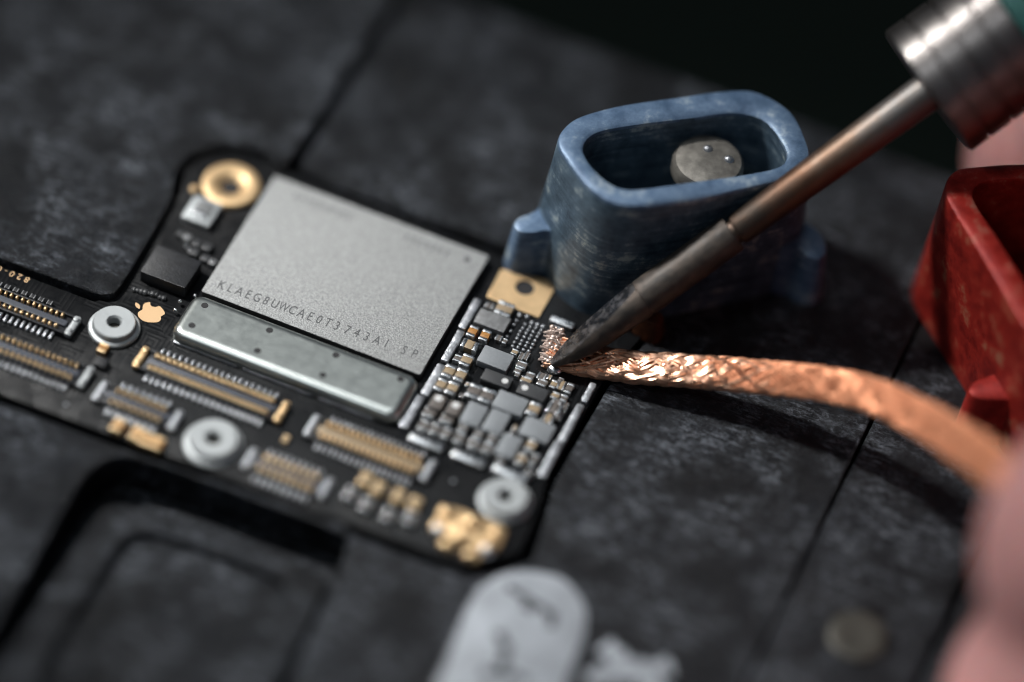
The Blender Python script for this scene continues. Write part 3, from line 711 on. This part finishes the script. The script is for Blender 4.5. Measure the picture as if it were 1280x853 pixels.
rC = rad(LF, 184)
pr = [(r2, .004), (rC*.93, 0.), (rC*.985, .012)]
zc = .012
for wd in (.13, .15, .145, .145):
    pr += [(rC, zc+.006), (rC, zc+.010), (rC, zc+wd-.010), (rC, zc+wd-.006), (rC*.99, zc+wd), (rC*.945, zc+wd+.002), (rC*.945, zc+wd+.012), (rC*.99, zc+wd+.014)]; zc += wd+.014
LC = zc - .01
pr = [q for q in pr if q[1] < LC] + [(rC*.97, LC)]
col_ = ipart(MB().lathe(pr, 96), 'collar', 'collar', z0=LF)
ipart(MB().lathe([(rC*.90, LC), (rC*1.02, LC+.004), (rC*1.05, LC+.05), (rC*1.0, LC+.4), (rC*1.15, LC+1.5), (rC*1.3, LC+4), (rC*1.25, LC+9), (rC*.8, LC+9.2)], 64), 'grip', 'grip', z0=LF)

# ================================================================ DESOLDERING BRAID
def foc(px, py, d): return atd(px, py, d)
bz = [(684, 440, .035), (702, 444, .035), (740, 452, .05), (790, 459, .09), (850, 463, .15), (910, 468, .21), (975, 474, .30), (1040, 482, .42), (1100, 498, .56), (1160, 528, .74), (1215, 563, .94), (1265, 600, 1.14), (1330, 652, 1.36), (1420, 720, 1.6)]
bw = [.21, .21, .20, .19, .20, .205, .205, .205, .215, .23, .245, .25, .25, .25]
bt = [.03, .035, .045, .055, .05, .042, .036, .032, .03, .03, .03, .03, .03, .03]
cen = [at(*q) for q in bz]
SUB = 14
path = smooth(cen, SUB, False); NP = len(path)
def interp(a, t): i = min(int(t), len(a)-2); return a[i] + (a[i+1]-a[i])*(t-i)
Tn, Wd, Nm, ar = [], [], [], [0.]
for i in range(NP):
    t_ = (path[min(i+1, NP-1)] - path[max(i-1, 0)]).normalized(); Tn.append(t_)
    q = i/SUB
    tw = min(1, max(.45, (q-2.5)/4.5))
    face = (Vector((0, 0, 1))*(1-tw) + toc*tw).normalized()         # lies flat at the tip, turns towards the viewer where it is held up
    w_ = t_.cross(face).normalized(); Wd.append(w_); Nm.append(w_.cross(t_).normalized())
    if i: ar.append(ar[-1] + (path[i]-path[i-1]).length)
br = MB(); rng = random.Random(3)
NC, NW = 7, 4
core = []
for i in range(NP):
    a, b = interp(bw, i/SUB)/2*.88, interp(bt, i/SUB)*.62
    core.append([path[i] + Wd[i]*a*math.cos(2*math.pi*k/16) + Nm[i]*b*math.sin(2*math.pi*k/16) for k in range(16)])
br.rings(core, 1)
def phase(s_):
    return 2*math.pi*(s_/1.05 + .55*math.exp(-s_/.6)*.6)
for dr in (-1, 1):
    for ci in range(NC):
        for wi in range(NW):
            pth, rads = [], []
            j1, j2 = rng.uniform(-.02, .02), rng.uniform(-.25, .25); lift = rng.uniform(-.002, .003); fr = rng.uniform(3, 7); ph0 = rng.uniform(0, 6)
            for i in range(NP*2-1):
                f_ = i/2; i0 = min(int(f_), NP-2); fr_ = f_-i0
                P = path[i0].lerp(path[i0+1], fr_); W_ = Wd[i0].lerp(Wd[i0+1], fr_); N_ = Nm[i0].lerp(Nm[i0+1], fr_); s_ = ar[i0] + (ar[i0+1]-ar[i0])*fr_
                a, b = interp(bw, f_/SUB)/2*.90, interp(bt, f_/SUB)
                th = dr*phase(s_) + 2*math.pi*ci/NC + (wi-(NW-1)/2)*.20 + j1
                loose = 1. + max(0, .55-s_)*1.2
                up_ = (.0045+.004*math.exp(-s_/1.0))*dr*math.cos(NC*phase(s_) + math.pi*ci) + lift*loose + .003*loose*math.sin(fr*s_*2+ph0)
                # superellipse so that the braid is a flat tape
                c_, sn = math.cos(th), math.sin(th)
                pth.append(P + W_*(a+up_*.6)*math.copysign(abs(c_)**.8, c_) + N_*(b+up_)*math.copysign(abs(sn)**.7, sn))
            f0 = len(br.f); br.tube(pth, .0100, 8, 0); edge = rng.uniform(.8, 1.5)      # wires near the tip are wet with flux and shinier
            for k in range(f0, len(br.f)):
                seg = (k-f0)//8
                if ar[min(NP-1, seg//2)] < edge: br.m[k] = 2
braid = br.build('desoldering_braid', ['copper', 'copper_core', 'copper_bright'])
tag(braid, 'flat woven copper desoldering braid running from the iron tip to the fingers', 'braid')
# frayed, tinned end under the bit
te = MB(); e0 = at(692, 436, .05)
for i in range(170):
    a0 = rng.uniform(-.11, .11); st0 = e0 + Wd[8]*a0 + Tn[8]*rng.uniform(-.02, .05) + Vector((0, 0, rng.uniform(-.02, .035)))
    d_ = (-Tn[8]*rng.uniform(.02, .075) + Wd[8]*rng.uniform(-.02, .02) + Vector((0, 0, rng.uniform(-.015, .02))))
    te.tube([st0, st0+d_*.5+Vector((0, 0, .006)), st0+d_], rng.uniform(.004, .007), 6)
for i in range(110):
    a0 = rng.uniform(-.12, .11); q = e0 + Wd[8]*a0 + Tn[8]*rng.uniform(-.045, .03) + Vector((0, 0, rng.uniform(0, .03)))
    te.ball(q, rng.uniform(.009, .018), 10, 7)
te.build('tinned_end', 'tinned', braid)

q = at(694, 458, .03); MB().ball((q.x, q.y, .012), .05, 16, 9, 0, .6).build('solder_bead', 'tin', braid)

# ================================================================ HANDS (fingers reach in from the right)
def hand(name, label, chains, palm, wrist):
    # palm block, wrist and five bent, tapering fingers grown into one continuous skin: (photo px, photo py, camera depth, radius cm)
    mb = MB()
    def limb(nodes):
        P = [atd(q[0], q[1], FOC+q[2]-17) for q in nodes]; path, rad = [], []
        for i in range(len(P)-1):
            for k in range(10):
                t = k/10; path.append(P[i].lerp(P[i+1], t)); rr = nodes[i][3]*(1-t)+nodes[i+1][3]*t
                rad.append(rr*(1-.05*math.sin(math.pi*t)))
        path.append(P[-1]); rad.append(nodes[-1][3])
        d = (P[-1]-P[-2]).normalized(); r_ = nodes[-1][3]; e = path[-1]
        for k in range(1, 9):
            a = R(90*k/8.2); path.append(e + d*r_*1.15*math.sin(a)); rad.append(r_*math.cos(a))
        mb.tube(path, rad, 24)
    for ch in chains: limb([palm[:3] + (ch[0][3]*1.05,)] + ch)
    limb([wrist[-1]] + wrist[-2::-1] + [palm])
    for ch in chains: mb.ball(atd(ch[0][0], ch[0][1], FOC+ch[0][2]-17), ch[0][3]*1.08, 20, 12)
    me = bpy.data.meshes.new('tmp'); me.from_pydata(mb.v, [], mb.f)
    ob = bpy.data.objects.new('tmp', me); COL.objects.link(ob)
    a = ob.modifiers.new('r', 'REMESH'); a.mode = 'VOXEL'; a.voxel_size = .09; a.use_smooth_shade = True
    b = ob.modifiers.new('s', 'SMOOTH'); b.iterations = 6; b.factor = .5
    bpy.context.view_layer.update()
    m2 = bpy.data.meshes.new_from_object(ob.evaluated_get(bpy.context.evaluated_depsgraph_get())); bpy.data.objects.remove(ob)
    m2.name = name; m2.materials.clear(); m2.materials.append(MATS['skin'])
    for p_ in m2.polygons: p_.use_smooth = True
    h = bpy.data.objects.new(name, m2); COL.objects.link(h); WLOC[h.name] = Vector((0, 0, 0))
    return tag(h, label, 'hand')
H1 = hand('hand', 'pink fingertips pinching the copper braid at the lower right edge', [
    [(2350, 640, 13.6, .95), (1960, 560, 13.9, .88), (1620, 620, 14.4, .84), (1444, 680, 14.7, .86)],
    [(2330, 1080, 14.0, 1.1), (1900, 1100, 14.7, 1.0), (1560, 980, 15.0, .9), (1412, 918, 15.1, .92)],
    [(2420, 700, 14.8, .98), (2050, 620, 15.2, .9), (1830, 760, 15.7, .82), (1720, 900, 15.9, .7)],
    [(2480, 820, 15.8, .95), (2150, 760, 16.2, .86), (1960, 880, 16.5, .78), (1880, 1020, 16.6, .66)],
    [(2560, 950, 16.6, .85), (2300, 920, 16.9, .75), (2150, 1020, 17.1, .66), (2090, 1120, 17.1, .56)]],
    (2900, 900, 14.9, 1.9), [(3400, 1000, 15.0, 1.7), (4200, 1150, 15.2, 2.2)])
H2 = hand('hand', 'pink blurred fingertip beyond the red clamp, under the iron collar', [
    [(1900, 150, 17.6, .88), (1600, 170, 18.2, .84), (1385, 196, 18.4, .78)],
    [(1850, -60, 17.0, .92), (1650, -80, 17.0, .86), (1560, 10, 17.2, .8), (1530, 60, 17.3, .62)],
    [(1900, -420, 15.8, .92), (1650, -420, 15.4, .86), (1500, -330, 15.2, .8), (1440, -270, 15.1, .62)],
    [(2000, 20, 15.2, 1.05), (1750, 0, 14.6, .96), (1600, -60, 14.4, .86), (1540, -90, 14.4, .64)],
    [(2050, 300, 18.4, .85), (1850, 320, 18.8, .76), (1720, 330, 19.0, .7), (1660, 330, 19.0, .56)]],
    (2350, -60, 16.4, 1.9), [(2900, 0, 16.6, 1.7), (3700, 60, 16.8, 2.2)])

# ================================================================ LIGHT
w = bpy.data.worlds.new('World'); sc.world = w; w.use_nodes = True
bg = w.node_tree.nodes['Background']; bg.inputs[0].default_value = (.62, .74, .9, 1); bg.inputs[1].default_value = .06
def lamp(name, dirv, dist, size, energy, col, target=Vector((0, 0, 0))):
    l = bpy.data.lights.new(name, 'AREA'); l.shape = 'DISK'; l.size = size; l.energy = energy; l.color = col
    o = bpy.data.objects.new(name, l); COL.objects.link(o)
    d = dirv.normalized(); o.location = target + d*dist
    o.rotation_euler = (-d).to_track_quat('-Z', 'Y').to_euler(); return o
def ldir(right, fwd, el):               # direction towards the lamp, in the viewer's ground frame
    hz = (_r*right + _h*fwd).normalized(); return hz*math.cos(R(el)) + Vector((0, 0, 1))*math.sin(R(el))
key = lamp('key_lamp', ldir(-.86, .50, 51), 26, 2.6, 185, (1, .985, .96), at(450, 500)); key.data.spread = R(25)
lamp('top_softbox', ldir(-.2, .98, 70), 34, 7, 720, (.90, .96, 1))
lamp('front_lamp', ldir(-.75, -.66, 60), 36, 6, 950, (.90, .96, 1))

# ================================================================ CAMERA
cd = bpy.data.cameras.new('camera'); co = bpy.data.objects.new('camera', cd); COL.objects.link(co); sc.camera = co
co.matrix_world = Matrix((( RT.x, UP.x, -FWD.x, CAM.x), (RT.y, UP.y, -FWD.y, CAM.y), (RT.z, UP.z, -FWD.z, CAM.z), (0, 0, 0, 1)))
cd.sensor_width = 36; cd.lens = F/1280*36; cd.clip_start = .5; cd.clip_end = 2000
cd.dof.use_dof = True; cd.dof.focus_distance = FOC + .07; cd.dof.aperture_fstop = .060; cd.dof.aperture_blades = 0
sc.view_settings.view_transform = 'Standard'; sc.view_settings.look = 'None'; sc.view_settings.exposure = 0; sc.view_settings.gamma = 1
sc.render.engine = 'CYCLES'; sc.cycles.filter_width = 1.1
sc.cycles.use_denoising = True; sc.cycles.max_bounces = 6; sc.cycles.caustics_reflective = False; sc.cycles.caustics_refractive = False
sc.cycles.sample_clamp_indirect = 4
